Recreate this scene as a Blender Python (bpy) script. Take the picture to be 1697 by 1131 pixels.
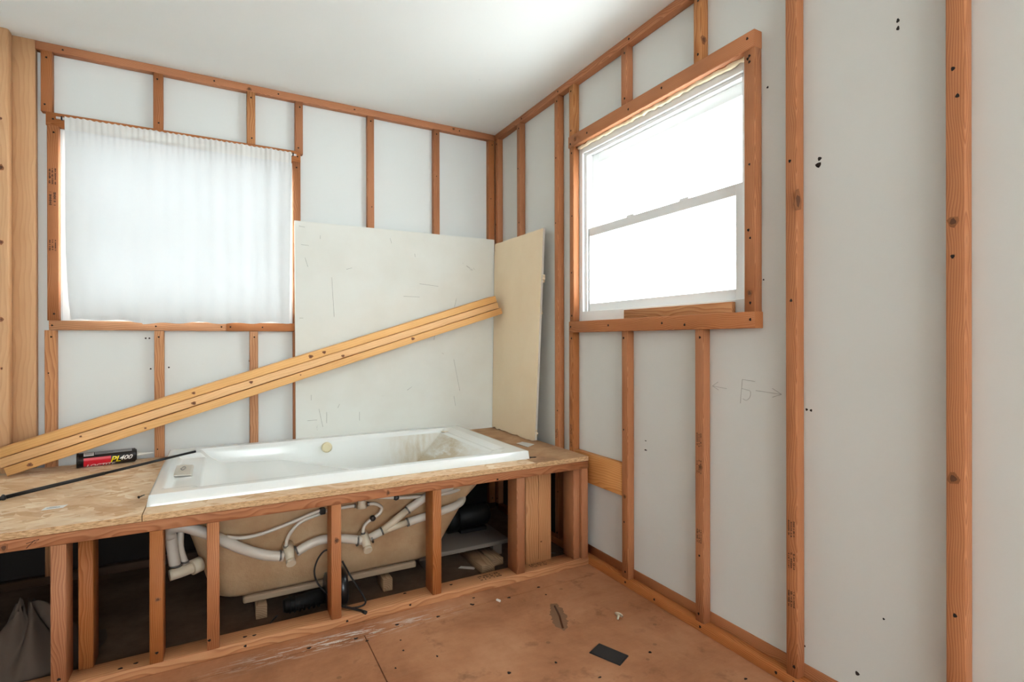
import bpy, bmesh, math, random
from mathutils import Vector, Matrix, noise
random.seed(7)
for o in list(bpy.data.objects): bpy.data.objects.remove(o)
S = bpy.context.scene
COL = S.collection

# ------------------------------------------------------------------ camera
YAW, PITCH, ROLL = 0.502412, -0.000862, -0.00185
CAMPOS = Vector((-1.5736, -3.0929, 1.0955))
cam = bpy.data.cameras.new('camera')
cam.sensor_width = 36.0
cam.lens = 878.48 / 1697 * 36.0
cam.clip_start = 0.02
camo = bpy.data.objects.new('camera', cam); COL.objects.link(camo)
fwd = Vector((math.sin(YAW) * math.cos(PITCH), math.cos(YAW) * math.cos(PITCH), math.sin(PITCH)))
rgt = Vector((math.cos(YAW), -math.sin(YAW), 0))
upv = rgt.cross(fwd)
r2 = rgt * math.cos(ROLL) + upv * math.sin(ROLL)
u2 = -rgt * math.sin(ROLL) + upv * math.cos(ROLL)
camo.matrix_world = Matrix(((r2.x, u2.x, -fwd.x, CAMPOS.x), (r2.y, u2.y, -fwd.y, CAMPOS.y), (r2.z, u2.z, -fwd.z, CAMPOS.z), (0, 0, 0, 1)))
S.camera = camo

# ------------------------------------------------------------------ world: bright overcast sky
w = bpy.data.worlds.new('overcast_sky'); S.world = w; w.use_nodes = True
bg = w.node_tree.nodes['Background']
bg.inputs['Color'].default_value = (0.88, 0.955, 1.0, 1)
bg.inputs['Strength'].default_value = 4.0
S.view_settings.view_transform = 'Standard'
S.view_settings.look = 'None'
S.view_settings.gamma = 1.0
S.view_settings.use_curve_mapping = False
S.view_settings.exposure = 1.75

# ------------------------------------------------------------------ materials
def srgb(r, g, b):
    f = lambda c: (c / 255 / 12.92) if c / 255 <= 0.04045 else ((c / 255 + 0.055) / 1.055) ** 2.4
    return (f(r), f(g), f(b), 1)

class NT:
    def __init__(self, name):
        self.m = bpy.data.materials.new(name); self.m.use_nodes = True
        self.t = self.m.node_tree; self.n = self.t.nodes; self.l = self.t.links
        self.b = self.n['Principled BSDF']; self.out = self.n['Material Output']
    def add(self, typ, **kw):
        n = self.n.new(typ)
        for k, v in kw.items():
            if k.startswith('i_'):
                key = k[2:]
                n.inputs[int(key) if key.isdigit() else key.replace('_', ' ')].default_value = v
            else: setattr(n, k, v)
        return n
    def link(self, a, b): self.l.new(a, b)
    def ramp(self, fac, stops, interp='LINEAR'):
        r = self.n.new('ShaderNodeValToRGB'); r.color_ramp.interpolation = interp
        e = r.color_ramp.elements
        while len(e) < len(stops): e.new(0.5)
        for i, (p, c) in enumerate(stops): e[i].position = p; e[i].color = c
        self.link(fac, r.inputs['Fac']); return r.outputs['Color']
    def mix(self, fac, a, b, blend='MIX'):
        m = self.n.new('ShaderNodeMix'); m.data_type = 'RGBA'; m.blend_type = blend
        for sock, v in ((m.inputs[0], fac), (m.inputs[6], a), (m.inputs[7], b)):
            if hasattr(v, 'links'): self.link(v, sock)
            else: sock.default_value = v
        return m.outputs[2]
    def math(self, op, a, b=0.0, c=None):
        m = self.n.new('ShaderNodeMath'); m.operation = op
        for i, v in enumerate((a, b) if c is None else (a, b, c)):
            if hasattr(v, 'links'): self.link(v, m.inputs[i])
            else: m.inputs[i].default_value = v
        return m.outputs[0]
    def coords(self, kind='Object', scale=(1, 1, 1), rnd=0.0, rot=(0, 0, 0)):
        tc = self.n.new('ShaderNodeTexCoord'); mp = self.n.new('ShaderNodeMapping')
        mp.inputs['Scale'].default_value = scale; mp.inputs['Rotation'].default_value = rot
        src = tc.outputs[kind]
        if rnd:
            oi = self.n.new('ShaderNodeObjectInfo')
            cx = self.n.new('ShaderNodeCombineXYZ')
            self.link(self.math('MULTIPLY', oi.outputs['Random'], rnd), cx.inputs[0])
            self.link(self.math('MULTIPLY', self.math('FRACT', self.math('MULTIPLY', oi.outputs['Random'], 37.0)), rnd * .01), cx.inputs[1])
            self.link(self.math('MULTIPLY', self.math('FRACT', self.math('MULTIPLY', oi.outputs['Random'], 91.0)), rnd * .01), cx.inputs[2])
            va = self.n.new('ShaderNodeVectorMath'); va.operation = 'ADD'
            self.link(src, va.inputs[0]); self.link(cx.outputs[0], va.inputs[1]); src = va.outputs[0]
        self.link(src, mp.inputs['Vector']); return mp.outputs['Vector']
    def noise(self, vec, scale=5, detail=4, rough=.5, dist=0):
        n = self.add('ShaderNodeTexNoise'); self.link(vec, n.inputs['Vector'])
        n.inputs['Scale'].default_value = scale; n.inputs['Detail'].default_value = detail
        n.inputs['Roughness'].default_value = rough; n.inputs['Distortion'].default_value = dist
        return n.outputs['Fac']
    def bump(self, h, strength=.2, dist=.002):
        b = self.add('ShaderNodeBump'); b.inputs['Strength'].default_value = strength; b.inputs['Distance'].default_value = dist
        self.link(h, b.inputs['Height']); self.link(b.outputs['Normal'], self.b.inputs['Normal'])
    def color(self, c):
        if hasattr(c, 'links'): self.link(c, self.b.inputs['Base Color'])
        else: self.b.inputs['Base Color'].default_value = c
    def rough(self, v): self.b.inputs['Roughness'].default_value = v

def plain(name, col, rough=.5, metal=0.0, spec=.5):
    t = NT(name); t.color(col); t.rough(rough); t.b.inputs['Metallic'].default_value = metal
    t.b.inputs['Specular IOR Level'].default_value = spec
    return t.m

def wood(name, light, mid, dark, rings=62.0, vary=.25, rough=.6, blot=.35, grain=.55):
    t = NT(name)
    v = t.coords('Object', (0.22, 1, 1), rnd=8.0)
    warp = t.noise(t.coords('Object', (1.1, 3, 3), rnd=8.0), 3.0, 2, .5)
    va = t.n.new('ShaderNodeVectorMath'); va.operation = 'MULTIPLY_ADD'
    cw = t.n.new('ShaderNodeCombineXYZ'); t.link(warp, cw.inputs[1]); t.link(warp, cw.inputs[2])
    t.link(cw.outputs[0], va.inputs[0]); va.inputs[1].default_value = (0, .05, .035); t.link(v, va.inputs[2])
    wv = t.add('ShaderNodeTexWave', wave_type='RINGS', rings_direction='X', wave_profile='SAW')
    wv.inputs['Scale'].default_value = rings; wv.inputs['Distortion'].default_value = .8
    wv.inputs['Detail'].default_value = 2; wv.inputs['Detail Scale'].default_value = 1.0
    t.link(va.outputs[0], wv.inputs['Vector'])
    ring = t.ramp(wv.outputs['Fac'], [(0, light), (.55, mid), (.85, dark), (1, light)])
    fib = t.noise(t.coords('Object', (3, 160, 160), rnd=8.0), 3, 3, .6)
    base = t.mix(grain, mid, ring)
    base = t.mix(t.math('MULTIPLY', fib, .32), base, dark)
    bl = t.noise(t.coords('Object', (2.0, 9, 9), rnd=8.0), 2.2, 3, .55)
    blm = t.math('MULTIPLY', t.math('SUBTRACT', bl, .42), blot * 2.2)
    blm = t.math('MAXIMUM', blm, 0.0)
    base = t.mix(blm, base, dark)
    oi = t.n.new('ShaderNodeObjectInfo')
    hsv = t.n.new('ShaderNodeHueSaturation')
    t.link(base, hsv.inputs['Color'])
    t.link(t.math('MULTIPLY_ADD', oi.outputs['Random'], vary, 1 - vary / 2), hsv.inputs['Value'])
    t.link(t.math('MULTIPLY_ADD', t.math('FRACT', t.math('MULTIPLY', oi.outputs['Random'], 13.7)), .12, .93), hsv.inputs['Saturation'])
    t.color(hsv.outputs['Color']); t.rough(rough); t.b.inputs['Specular IOR Level'].default_value = .3
    t.bump(t.math('ADD', fib, wv.outputs['Fac']), .12, .001)
    return t.m

M = {}
M['fir'] = wood('fir_framing_wood', srgb(210, 147, 99), srgb(187, 119, 74), srgb(136, 76, 39))
M['pine'] = wood('pine_framing_wood', srgb(252, 210, 150), srgb(245, 194, 132), srgb(212, 146, 84), rings=30, vary=.10, blot=.25, grain=.32)
M['pine_mid'] = wood('amber_pine_wood', srgb(226, 170, 112), srgb(210, 148, 92), srgb(172, 106, 56), rings=34, vary=.10, blot=.25)
M['pine_post'] = wood('aged_pine_wood', srgb(228, 188, 146), srgb(216, 172, 130), srgb(182, 130, 88), rings=24, vary=.06, blot=.25, grain=.25)
M['old_wood'] = wood('grimy_old_wood', srgb(96, 70, 52), srgb(82, 58, 42), srgb(58, 40, 30))  # framing wood with the shade behind the platform put into its colour
M['grey_wood'] = wood('weathered_wood', srgb(176, 148, 118), srgb(154, 124, 96), srgb(112, 84, 62), rings=34, vary=.1)  # block wood toned down to carry the shadow under the tub
M['fir_pale'] = wood('pale_fir_wood', srgb(226, 172, 122), srgb(204, 142, 94), srgb(150, 88, 48), rings=34, vary=.15)

def drywall(name, col, col2, amt=.5, scale=1.6, bumpv=.08):
    t = NT(name)
    v = t.coords('Object')
    n1 = t.noise(v, scale, 4, .6)
    c = t.mix(t.math('MULTIPLY', t.math('MAXIMUM', t.math('SUBTRACT', n1, .45), 0.0), amt * 3), col, col2)
    n3 = t.noise(v, 9, 6, .7)
    sp = t.math('GREATER_THAN', n3, .735)
    c = t.mix(t.math('MULTIPLY', sp, .25), c, srgb(120, 112, 102))
    t.color(c); t.rough(.85); t.b.inputs['Specular IOR Level'].default_value = .2
    t.bump(t.noise(v, 140, 3, .6), bumpv, .001)
    return t.m
M['drywall'] = drywall('wall_board_paper', srgb(228, 231, 228), srgb(219, 220, 215), .3)
M['drywall_grey'] = drywall('grey_wall_board_paper', srgb(217, 216, 210), srgb(208, 205, 197), .3)  # right wall's copy of the wall board, darkened to imitate its dimmer light
M['ceiling'] = drywall('ceiling_paint', srgb(236, 238, 235), srgb(231, 232, 228), .3, bumpv=.15)

def sheet_mat(name, col, col2, scuff):
    t = NT(name); v = t.coords('Object')
    n1 = t.noise(v, 2.4, 4, .6)
    c = t.mix(t.math('MULTIPLY', t.math('MAXIMUM', t.math('SUBTRACT', n1, .42), 0.0), 2.0), col, col2)
    ns = t.noise(t.coords('Object', (1, 9, 1.2), rot=(.3, .2, .9)), 4.5, 6, .75, .6)
    sc = t.ramp(ns, [(.0, (0, 0, 0, 1)), (.66, (0, 0, 0, 1)), (.72, (1, 1, 1, 1)), (.74, (0, 0, 0, 1))])
    c = t.mix(t.math('MULTIPLY', sc, scuff), c, srgb(105, 98, 88))
    t.color(c); t.rough(.8); t.b.inputs['Specular IOR Level'].default_value = .25
    return t.m
M['sheet_grey'] = sheet_mat('scuffed_grey_board', srgb(227, 227, 219), srgb(216, 212, 200), .6)
M['sheet_tan'] = sheet_mat('tan_paper_board', srgb(244, 224, 192), srgb(234, 208, 172), .12)
M['gypsum'] = plain('gypsum_core', srgb(214, 206, 192), .9)

def osb():
    t = NT('strand_board'); c = srgb(226, 192, 154)
    for k, (ang, sx_, sy_) in enumerate(((.2, 11, 42), (1.25, 10, 34), (-.55, 12, 46), (.75, 9, 30))):
        warp = t.noise(t.coords('Object'), 6 + k, 2, .5)
        v = t.coords('Object', (1, 1, 1), rot=(0, 0, ang))
        mp = t.add('ShaderNodeMapping'); mp.inputs['Scale'].default_value = (sx_, sy_, 8); mp.inputs['Location'].default_value = (k * 3.7, k * 1.3, 0)
        t.link(v, mp.inputs['Vector'])
        vo = t.add('ShaderNodeTexVoronoi', feature='F1'); vo.inputs['Scale'].default_value = 1.0; t.link(mp.outputs[0], vo.inputs['Vector'])
        sep = t.add('ShaderNodeSeparateColor'); t.link(vo.outputs['Color'], sep.inputs['Color'])
        fl = t.ramp(sep.outputs[0], [(0, srgb(206, 160, 116)), (.3, srgb(228, 192, 152)), (.7, srgb(238, 208, 172)), (1, srgb(248, 228, 200))])
        mask = t.math('MULTIPLY', t.math('GREATER_THAN', sep.outputs[1], .45), .75)
        c = t.mix(1.0 if k == 0 else mask, c, fl)
    nn = t.noise(t.coords('Object', (4, 14, 4), rot=(0, 0, .35)), 5, 5, .7, .4)
    c = t.mix(t.ramp(nn, [(.63, (0, 0, 0, 1)), (.70, (.6, .6, .6, 1))]), c, srgb(150, 98, 60))
    bl = t.noise(t.coords('Object'), 3.2, 4, .6)
    c = t.mix(t.math('MULTIPLY', t.math('MAXIMUM', t.math('SUBTRACT', bl, .5), 0.0), 2.2), c, srgb(190, 140, 100))
    t.color(c); t.rough(.7); t.bump(c, .3, .0015); t.b.inputs['Specular IOR Level'].default_value = .3
    return t.m
M['osb'] = osb()
def osbdirty():
    t = NT('worn_strand_board'); v = t.coords('Object')
    n = t.noise(v, 5, 6, .65); n2 = t.noise(t.coords('Object', (14, 50, 14)), 1.2, 4, .6)
    c = t.ramp(n, [(.3, srgb(208, 168, 128)), (.5, srgb(182, 136, 96)), (.68, srgb(134, 92, 62))])
    c = t.mix(t.math('MULTIPLY', n2, .5), c, srgb(206, 172, 134))
    t.color(c); t.rough(.8); t.bump(n2, .25, .0015); return t.m
M['osb_worn'] = osbdirty()
def osbedge():
    t = NT('strand_board_edge'); n = t.noise(t.coords('Object', (20, 30, 120)), 3, 4, .7)
    t.color(t.ramp(n, [(.3, srgb(150, 108, 70)), (.5, srgb(214, 174, 128)), (.7, srgb(236, 204, 160))])); t.rough(.85); t.bump(n, .6, .003); return t.m
M['osb_edge'] = osbedge()

def plyfloor():
    t = NT('plywood_subfloor'); v = t.coords('Object')
    n1 = t.noise(v, 2.3, 7, .68, .3); n2 = t.noise(t.coords('Object', (2, 22, 2)), 2.4, 6, .65, .8)
    c = t.ramp(n1, [(.30, srgb(204, 150, 112)), (.48, srgb(182, 124, 86)), (.62, srgb(158, 100, 64)), (.75, srgb(128, 78, 48))])
    c = t.mix(t.math('MULTIPLY', n2, .35), c, srgb(196, 150, 116))
    n3 = t.noise(v, 7.5, 4, .65)
    c = t.mix(t.ramp(n3, [(.58, (0, 0, 0, 1)), (.72, (.6, .6, .6, 1))]), c, srgb(112, 68, 42))
    vo = t.add('ShaderNodeTexVoronoi', feature='F1'); t.link(v, vo.inputs['Vector']); vo.inputs['Scale'].default_value = 7.5
    sp = t.math('LESS_THAN', vo.outputs['Distance'], .06)
    c = t.mix(t.math('MULTIPLY', sp, .35), c, srgb(70, 52, 38))
    # dried white paint dragged along the seam in front of the bath platform
    tc = t.n.new('ShaderNodeTexCoord'); sx = t.n.new('ShaderNodeSeparateXYZ'); t.link(tc.outputs['Object'], sx.inputs[0])
    band = t.math('SUBTRACT', 1.0, t.math('MULTIPLY', t.math('ABSOLUTE', t.math('ADD', sx.outputs[1], 1.085)), 16.0))
    span = t.math('SUBTRACT', 1.0, t.math('MULTIPLY', t.math('ABSOLUTE', t.math('ADD', sx.outputs[0], 1.16)), 2.0))
    sm = t.noise(t.coords('Object', (5, 40, 1), rot=(0, 0, .1)), 2.0, 5, .7)
    pm = t.math('MULTIPLY', t.math('MAXIMUM', band, 0), t.math('MAXIMUM', span, 0))
    pm = t.math('MULTIPLY', pm, t.math('GREATER_THAN', sm, .54))
    c = t.mix(t.math('MINIMUM', t.math('MULTIPLY', pm, 1.1), .8), c, srgb(232, 224, 214))
    t.color(c); t.rough(.6); t.b.inputs['Specular IOR Level'].default_value = .3
    t.bump(n2, .12, .001); return t.m
M['floor'] = plyfloor()

def tubmat():
    t = NT('white_acrylic'); v = t.coords('Object')
    tc = t.n.new('ShaderNodeTexCoord'); sx = t.n.new('ShaderNodeSeparateXYZ'); t.link(tc.outputs['Object'], sx.inputs[0])
    a = t.math('SUBTRACT', 1.0, t.math('MULTIPLY', t.math('ABSOLUTE', t.math('ADD', sx.outputs[0], .56)), 4.2))
    b = t.math('SUBTRACT', 1.0, t.math('MULTIPLY', t.math('ABSOLUTE', t.math('ADD', sx.outputs[1], .36)), 2.8))
    m = t.math('MULTIPLY', t.math('MAXIMUM', a, 0), t.math('MAXIMUM', b, 0))
    n = t.noise(t.coords('Object', (9, 2.5, 3), rot=(0, 0, .2)), 1.6, 5, .65)
    m = t.math('MULTIPLY', m, t.math('MAXIMUM', t.math('MULTIPLY', t.math('SUBTRACT', n, .30), 4.5), 0))
    low = t.math('LESS_THAN', sx.outputs[2], .545)
    m = t.math('MINIMUM', t.math('MULTIPLY', t.math('MULTIPLY', m, low), 1.6), .75)
    c = t.mix(m, srgb(238, 240, 236), srgb(196, 172, 128))
    t.color(c); t.rough(.16); t.b.inputs['Coat Weight'].default_value = .3
    return t.m
M['tub'] = tubmat()
def frp():
    t = NT('tan_fibreglass'); v = t.coords('Object')
    n = t.noise(v, 5, 5, .6); n2 = t.noise(v, 90, 3, .6)
    t.color(t.ramp(n, [(.3, srgb(200, 172, 136)), (.55, srgb(182, 150, 114)), (.75, srgb(160, 126, 92))]))
    t.rough(.45); t.bump(n2, .35, .003); return t.m
M['frp'] = frp()
M['frp_grey'] = plain('grey_board', srgb(122, 112, 102), .9)
M['base_tan'] = plain('tan_grey_board', srgb(158, 136, 112), .85)
M['pvc'] = plain('white_pipe_plastic', srgb(206, 199, 186), .3)
M['pvc_cream'] = plain('cream_fitting_plastic', srgb(208, 196, 172), .4)
M['cream'] = plain('yellowed_cap_plastic', srgb(226, 214, 176), .45)
M['black'] = plain('black_plastic', srgb(24, 24, 26), .3)
M['black_rubber'] = plain('black_rubber', srgb(26, 25, 26), .5)
M['black_paint'] = plain('black_painted_steel', srgb(30, 30, 32), .35, .3)
M['steel'] = plain('clamp_steel', srgb(120, 120, 116), .4, .8)
M['vinyl'] = plain('white_vinyl', srgb(236, 236, 234), .4)
M['hole'] = plain('dark_nail_hole', srgb(34, 24, 18), .9)
M['knot'] = plain('brown_knot', srgb(146, 92, 54), .7)
M['knot_dark'] = plain('dark_knot_heart', srgb(98, 58, 34), .7)
M['ink'] = plain('stamp_ink', srgb(62, 38, 26), .8)
M['pencil'] = plain('pencil_line', srgb(160, 155, 148), .8)
M['scuff'] = plain('dark_scuff', srgb(112, 108, 100), .9)
M['foam'] = plain('cream_foam_sealant', srgb(240, 224, 190), .8)
M['red'] = plain('red_label', srgb(214, 22, 44), .35)
M['yellow'] = plain('yellow_lettering', srgb(246, 224, 20), .4)
M['white'] = plain('white_print', srgb(238, 236, 232), .5)
M['greyprint'] = plain('grey_print', srgb(150, 152, 152), .45)
M['paper'] = plain('paper', srgb(226, 222, 214), .8)
M['nozzle'] = plain('white_nozzle', srgb(232, 230, 222), .4)
M['duct'] = plain('black_vent_opening', srgb(28, 28, 30), .7)
M['wall_outer'] = plain('outer_sheathing', srgb(200, 190, 176), .9)
def clothmat(name, col, trans):
    t = NT(name); t.n.remove(t.b)
    d = t.add('ShaderNodeBsdfDiffuse'); d.inputs['Color'].default_value = col
    tr = t.add('ShaderNodeBsdfTranslucent'); tr.inputs['Color'].default_value = trans
    ad = t.add('ShaderNodeMixShader'); ad.inputs[0].default_value = .25
    t.link(d.outputs[0], ad.inputs[1]); t.link(tr.outputs[0], ad.inputs[2]); t.link(ad.outputs[0], t.out.inputs['Surface'])
    n = t.noise(t.coords('Object', (3, 1, 1)), 8, 5, .65, .5)
    b = t.add('ShaderNodeBump'); b.inputs['Strength'].default_value = .25; b.inputs['Distance'].default_value = .006
    t.link(n, b.inputs['Height']); t.link(b.outputs['Normal'], d.inputs['Normal']); t.link(b.outputs['Normal'], tr.inputs['Normal'])
    return t.m
M['curtain'] = clothmat('thin_white_cotton', (.90, .91, .90, 1), (.155, .161, .165, 1))
M['hem'] = clothmat('doubled_white_cotton', (.93, .92, .88, 1), (.16, .16, .15, 1))
M['tarp'] = plain('dusty_brown_cloth', srgb(86, 72, 62), .9)
M['scrape'] = plain('scraped_wood', srgb(136, 100, 74), .8)
def shadedfloor():  # floor colour darkened to stand in for shade under the platform
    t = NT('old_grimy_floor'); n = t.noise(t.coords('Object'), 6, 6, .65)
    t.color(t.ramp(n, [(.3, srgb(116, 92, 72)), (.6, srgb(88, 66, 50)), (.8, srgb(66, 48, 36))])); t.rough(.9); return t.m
M['floor_old'] = shadedfloor()
M['pump_black'] = plain('matt_black_casing', srgb(12, 11, 11), .6, 0, .25)
def glassmat():
    t = NT('window_glass'); t.n.remove(t.b)
    tr = t.add('ShaderNodeBsdfTransparent'); tr.inputs['Color'].default_value = (.97, .985, .98, 1)
    g = t.add('ShaderNodeBsdfGlossy'); g.inputs['Roughness'].default_value = .03
    mx = t.add('ShaderNodeMixShader'); mx.inputs[0].default_value = .05
    t.link(tr.outputs[0], mx.inputs[1]); t.link(g.outputs[0], mx.inputs[2]); t.link(mx.outputs[0], t.out.inputs['Surface'])
    return t.m
M['glass'] = glassmat()
M['tar'] = plain('black_building_paper', srgb(34, 29, 26), .9)  # near-black that stands in for deep shade under the platform


# ------------------------------------------------------------------ builders
def link(name, me, mat, parent=None, smooth=False):
    for m in (mat if isinstance(mat, (list, tuple)) else [mat]): me.materials.append(M[m])
    o = bpy.data.objects.new(name, me); COL.objects.link(o)
    if smooth:
        for p in me.polygons: p.use_smooth = True
    if parent is not None: setpar(o, parent)
    return o
def setpar(o, parent):
    o.parent = parent
    mw = parent['_mw'] if False else world(parent)
    o.matrix_parent_inverse = mw.inverted()
def world(o):
    m = o.matrix_basis.copy()
    if o.parent: m = world(o.parent) @ o.matrix_parent_inverse @ m
    return m
def mesh(name, vs, fs):
    me = bpy.data.meshes.new(name); me.from_pydata(vs, [], fs); me.update(); return me
def tag(o, label, cat=None, group=None, kind=None):
    o['label'] = label
    if cat: o['category'] = cat
    if group: o['group'] = group
    if kind: o['kind'] = kind
    return o
def empty(name, loc=(0, 0, 0)):
    o = bpy.data.objects.new(name, None); o.empty_display_size = .05; COL.objects.link(o); o.location = loc; return o
def boxes(name, lst, mat, parent=None, bev=0.0):
    bm = bmesh.new()
    for a, b in lst:
        vs = [bm.verts.new((x, y, z)) for x in (a[0], b[0]) for y in (a[1], b[1]) for z in (a[2], b[2])]
        for f in ((0, 1, 3, 2), (4, 6, 7, 5), (0, 4, 5, 1), (2, 3, 7, 6), (0, 2, 6, 4), (1, 5, 7, 3)): bm.faces.new([vs[i] for i in f])
    bmesh.ops.recalc_face_normals(bm, faces=bm.faces)
    if bev: bmesh.ops.bevel(bm, geom=list(bm.edges), offset=bev, segments=2, affect='EDGES', profile=.5)
    me = bpy.data.meshes.new(name); bm.to_mesh(me); bm.free()
    return link(name, me, mat, parent)

def board(name, a, b, mat, parent=None, axis=None, r=.003, bow=.0003, mats=None):
    """axis-aligned piece of lumber from corner a to corner b; local X runs along its length"""
    lo = [min(a[i], b[i]) for i in range(3)]; hi = [max(a[i], b[i]) for i in range(3)]
    size = [hi[i] - lo[i] for i in range(3)]
    if axis is None: axis = max(range(3), key=lambda i: size[i])
    ex = Vector((0, 0, 0)); ex[axis] = 1
    ey = Vector((0, 0, 0)); ey[(axis + 1) % 3] = 1
    ez = ex.cross(ey)
    c = Vector([(lo[i] + hi[i]) / 2 for i in range(3)])
    L, wy, wz = size[axis], size[(axis + 1) % 3], size[(axis + 2) % 3]
    return lumber(name, c, ex, ey, ez, L, wy, wz, mat, parent, r, bow)
def lumber(name, c, ex, ey, ez, L, wy, wz, mat, parent=None, r=.003, bow=.0003):
    r = min(r, wy * .3, wz * .3)
    prof = []
    for sy, sz, a0 in ((1, 1, 0), (-1, 1, 90), (-1, -1, 180), (1, -1, 270)):
        for k in range(3):
            a = math.radians(a0 + 45 * k)
            prof.append((sy * (wy / 2 - r) + r * math.cos(a), sz * (wz / 2 - r) + r * math.sin(a)))
    n = len(prof); segs = max(2, min(8, int(L / .25) + 1))
    vs, fs = [], []
    p1, p2 = random.uniform(0, 6), random.uniform(0, 6)
    for i in range(segs + 1):
        t = i / segs; env = math.sin(math.pi * t)
        oy = bow * env * math.sin(p1 + 2.5 * t); oz = bow * env * math.sin(p2 + 2.5 * t)
        for y, z in prof: vs.append(((t - .5) * L, y + oy, z + oz))
    for i in range(segs):
        for k in range(n):
            fs.append((i * n + k, i * n + (k + 1) % n, (i + 1) * n + (k + 1) % n, (i + 1) * n + k))
    fs.append(tuple(reversed(range(n)))); fs.append(tuple(segs * n + k for k in range(n)))
    me = mesh(name, vs, fs)
    for p in me.polygons: p.use_smooth = len(p.vertices) == 4
    o = link(name, me, mat)
    o.matrix_world = Matrix(((ex.x, ey.x, ez.x, c.x), (ex.y, ey.y, ez.y, c.y), (ex.z, ey.z, ez.z, c.z), (0, 0, 0, 1)))
    o.matrix_basis = o.matrix_world.copy()
    for e in me.edges: pass
    if parent is not None: setpar(o, parent)
    return o

def catmull(pts, n=8):
    P = [Vector(p) for p in pts]; P = [P[0] * 2 - P[1]] + P + [P[-1] * 2 - P[-2]]
    out = []
    for i in range(1, len(P) - 2):
        for k in range(n):
            t = k / n
            out.append(.5 * ((2 * P[i]) + (P[i + 1] - P[i - 1]) * t + (2 * P[i - 1] - 5 * P[i] + 4 * P[i + 1] - P[i + 2]) * t * t + (3 * P[i] - P[i - 1] - 3 * P[i + 1] + P[i + 2]) * t ** 3))
    out.append(P[-2]); return out
def tube_bm(bm, pts, r, seg=10, cap=True):
    rr = r if isinstance(r, (list, tuple)) else [r] * len(pts)
    pts = [Vector(p) for p in pts]; rings = []; prev = None
    for i, p in enumerate(pts):
        d = (pts[min(i + 1, len(pts) - 1)] - pts[max(i - 1, 0)]).normalized()
        if prev is None:
            up = Vector((0, 0, 1)) if abs(d.z) < .9 else Vector((0, 1, 0)); nrm = d.cross(up).normalized()
        else: nrm = (prev - d * prev.dot(d)).normalized()
        prev = nrm; bn = d.cross(nrm)
        rings.append([bm.verts.new(p + (nrm * math.cos(2 * math.pi * k / seg) + bn * math.sin(2 * math.pi * k / seg)) * rr[i]) for k in range(seg)])
    for i in range(len(rings) - 1):
        for k in range(seg):
            f = bm.faces.new((rings[i][k], rings[i][(k + 1) % seg], rings[i + 1][(k + 1) % seg], rings[i + 1][k])); f.smooth = True
    if cap: bm.faces.new(list(reversed(rings[0]))); bm.faces.new(rings[-1])
def tube(name, pts, r, mat, parent=None, seg=10, smooth_n=0):
    if smooth_n: pts = catmull(pts, smooth_n)
    bm = bmesh.new(); tube_bm(bm, pts, r, seg)
    bmesh.ops.recalc_face_normals(bm, faces=bm.faces)
    me = bpy.data.meshes.new(name); bm.to_mesh(me); bm.free()
    return link(name, me, mat, parent)
def strokes(name, lines, r, mat, parent=None, seg=5):
    bm = bmesh.new()
    for l in lines: tube_bm(bm, l, r, seg)
    me = bpy.data.meshes.new(name); bm.to_mesh(me); bm.free()
    return link(name, me, mat, parent)
def discs(name, lst, mat, parent=None, t=.0006):
    """lst of (centre, normal axis vector, rx, ry) thin spots lying on a surface"""
    bm = bmesh.new()
    for c, nrm, rx, ry in lst:
        nrm = Vector(nrm); c = Vector(c)
        up = Vector((0, 0, 1)) if abs(nrm.z) < .9 else Vector((0, 1, 0)); e1 = up.cross(nrm).normalized(); e2 = nrm.cross(e1)
        ph = random.uniform(0, 6)
        ring = []
        for k in range(9):
            a = 2 * math.pi * k / 9; j = 1 + .18 * math.sin(3 * a + ph)
            ring.append((e1 * math.cos(a) * rx + e2 * math.sin(a) * ry) * j)
        a_ = [bm.verts.new(c + v + nrm * t) for v in ring]; b_ = [bm.verts.new(c + v * 1.02 - nrm * t) for v in ring]
        bm.faces.new(a_)
        for k in range(9): bm.faces.new((b_[k], b_[(k + 1) % 9], a_[(k + 1) % 9], a_[k]))
    me = bpy.data.meshes.new(name); bm.to_mesh(me); bm.free()
    return link(name, me, mat, parent)

def knot(parent, c, nrm, r, along=1.0):
    """a knot in a board: brown ring with a dark heart"""
    o = discs('knot', [(c, nrm, r, r * along)], 'knot', parent, .0010)
    discs('knot_heart', [(Vector(c) + Vector(nrm) * .0002, nrm, r * .55, r * .55 * along)], 'knot_dark', parent, .0013)
def stamp(parent, c, nrm, right, up, wd, ht, rows=3, seed=0):
    """smudged, illegible grading stamp: short broken ink dashes"""
    rr = random.Random(seed); bm = bmesh.new(); nrm = Vector(nrm); right = Vector(right); up = Vector(up); c = Vector(c)
    for i in range(rows):
        y = (i + .5) / rows - .5; x = -.5
        while x < .48:
            w_ = rr.uniform(.03, .09); h_ = .55 / rows * rr.uniform(.5, 1)
            if rr.random() < .75:
                q = [bm.verts.new(c + right * wd * (x + a * w_) + up * ht * (y + b * h_) + nrm * .0012) for a, b in ((0, -.6), (.72, -.6), (.72, .6), (0, .6))]
                bm.faces.new(q)
            x += w_
    me = bpy.data.meshes.new('grade_stamp'); bm.to_mesh(me); bm.free()
    o = link('grade_stamp', me, 'ink', parent); o['kind'] = 'stuff'; return o

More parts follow.
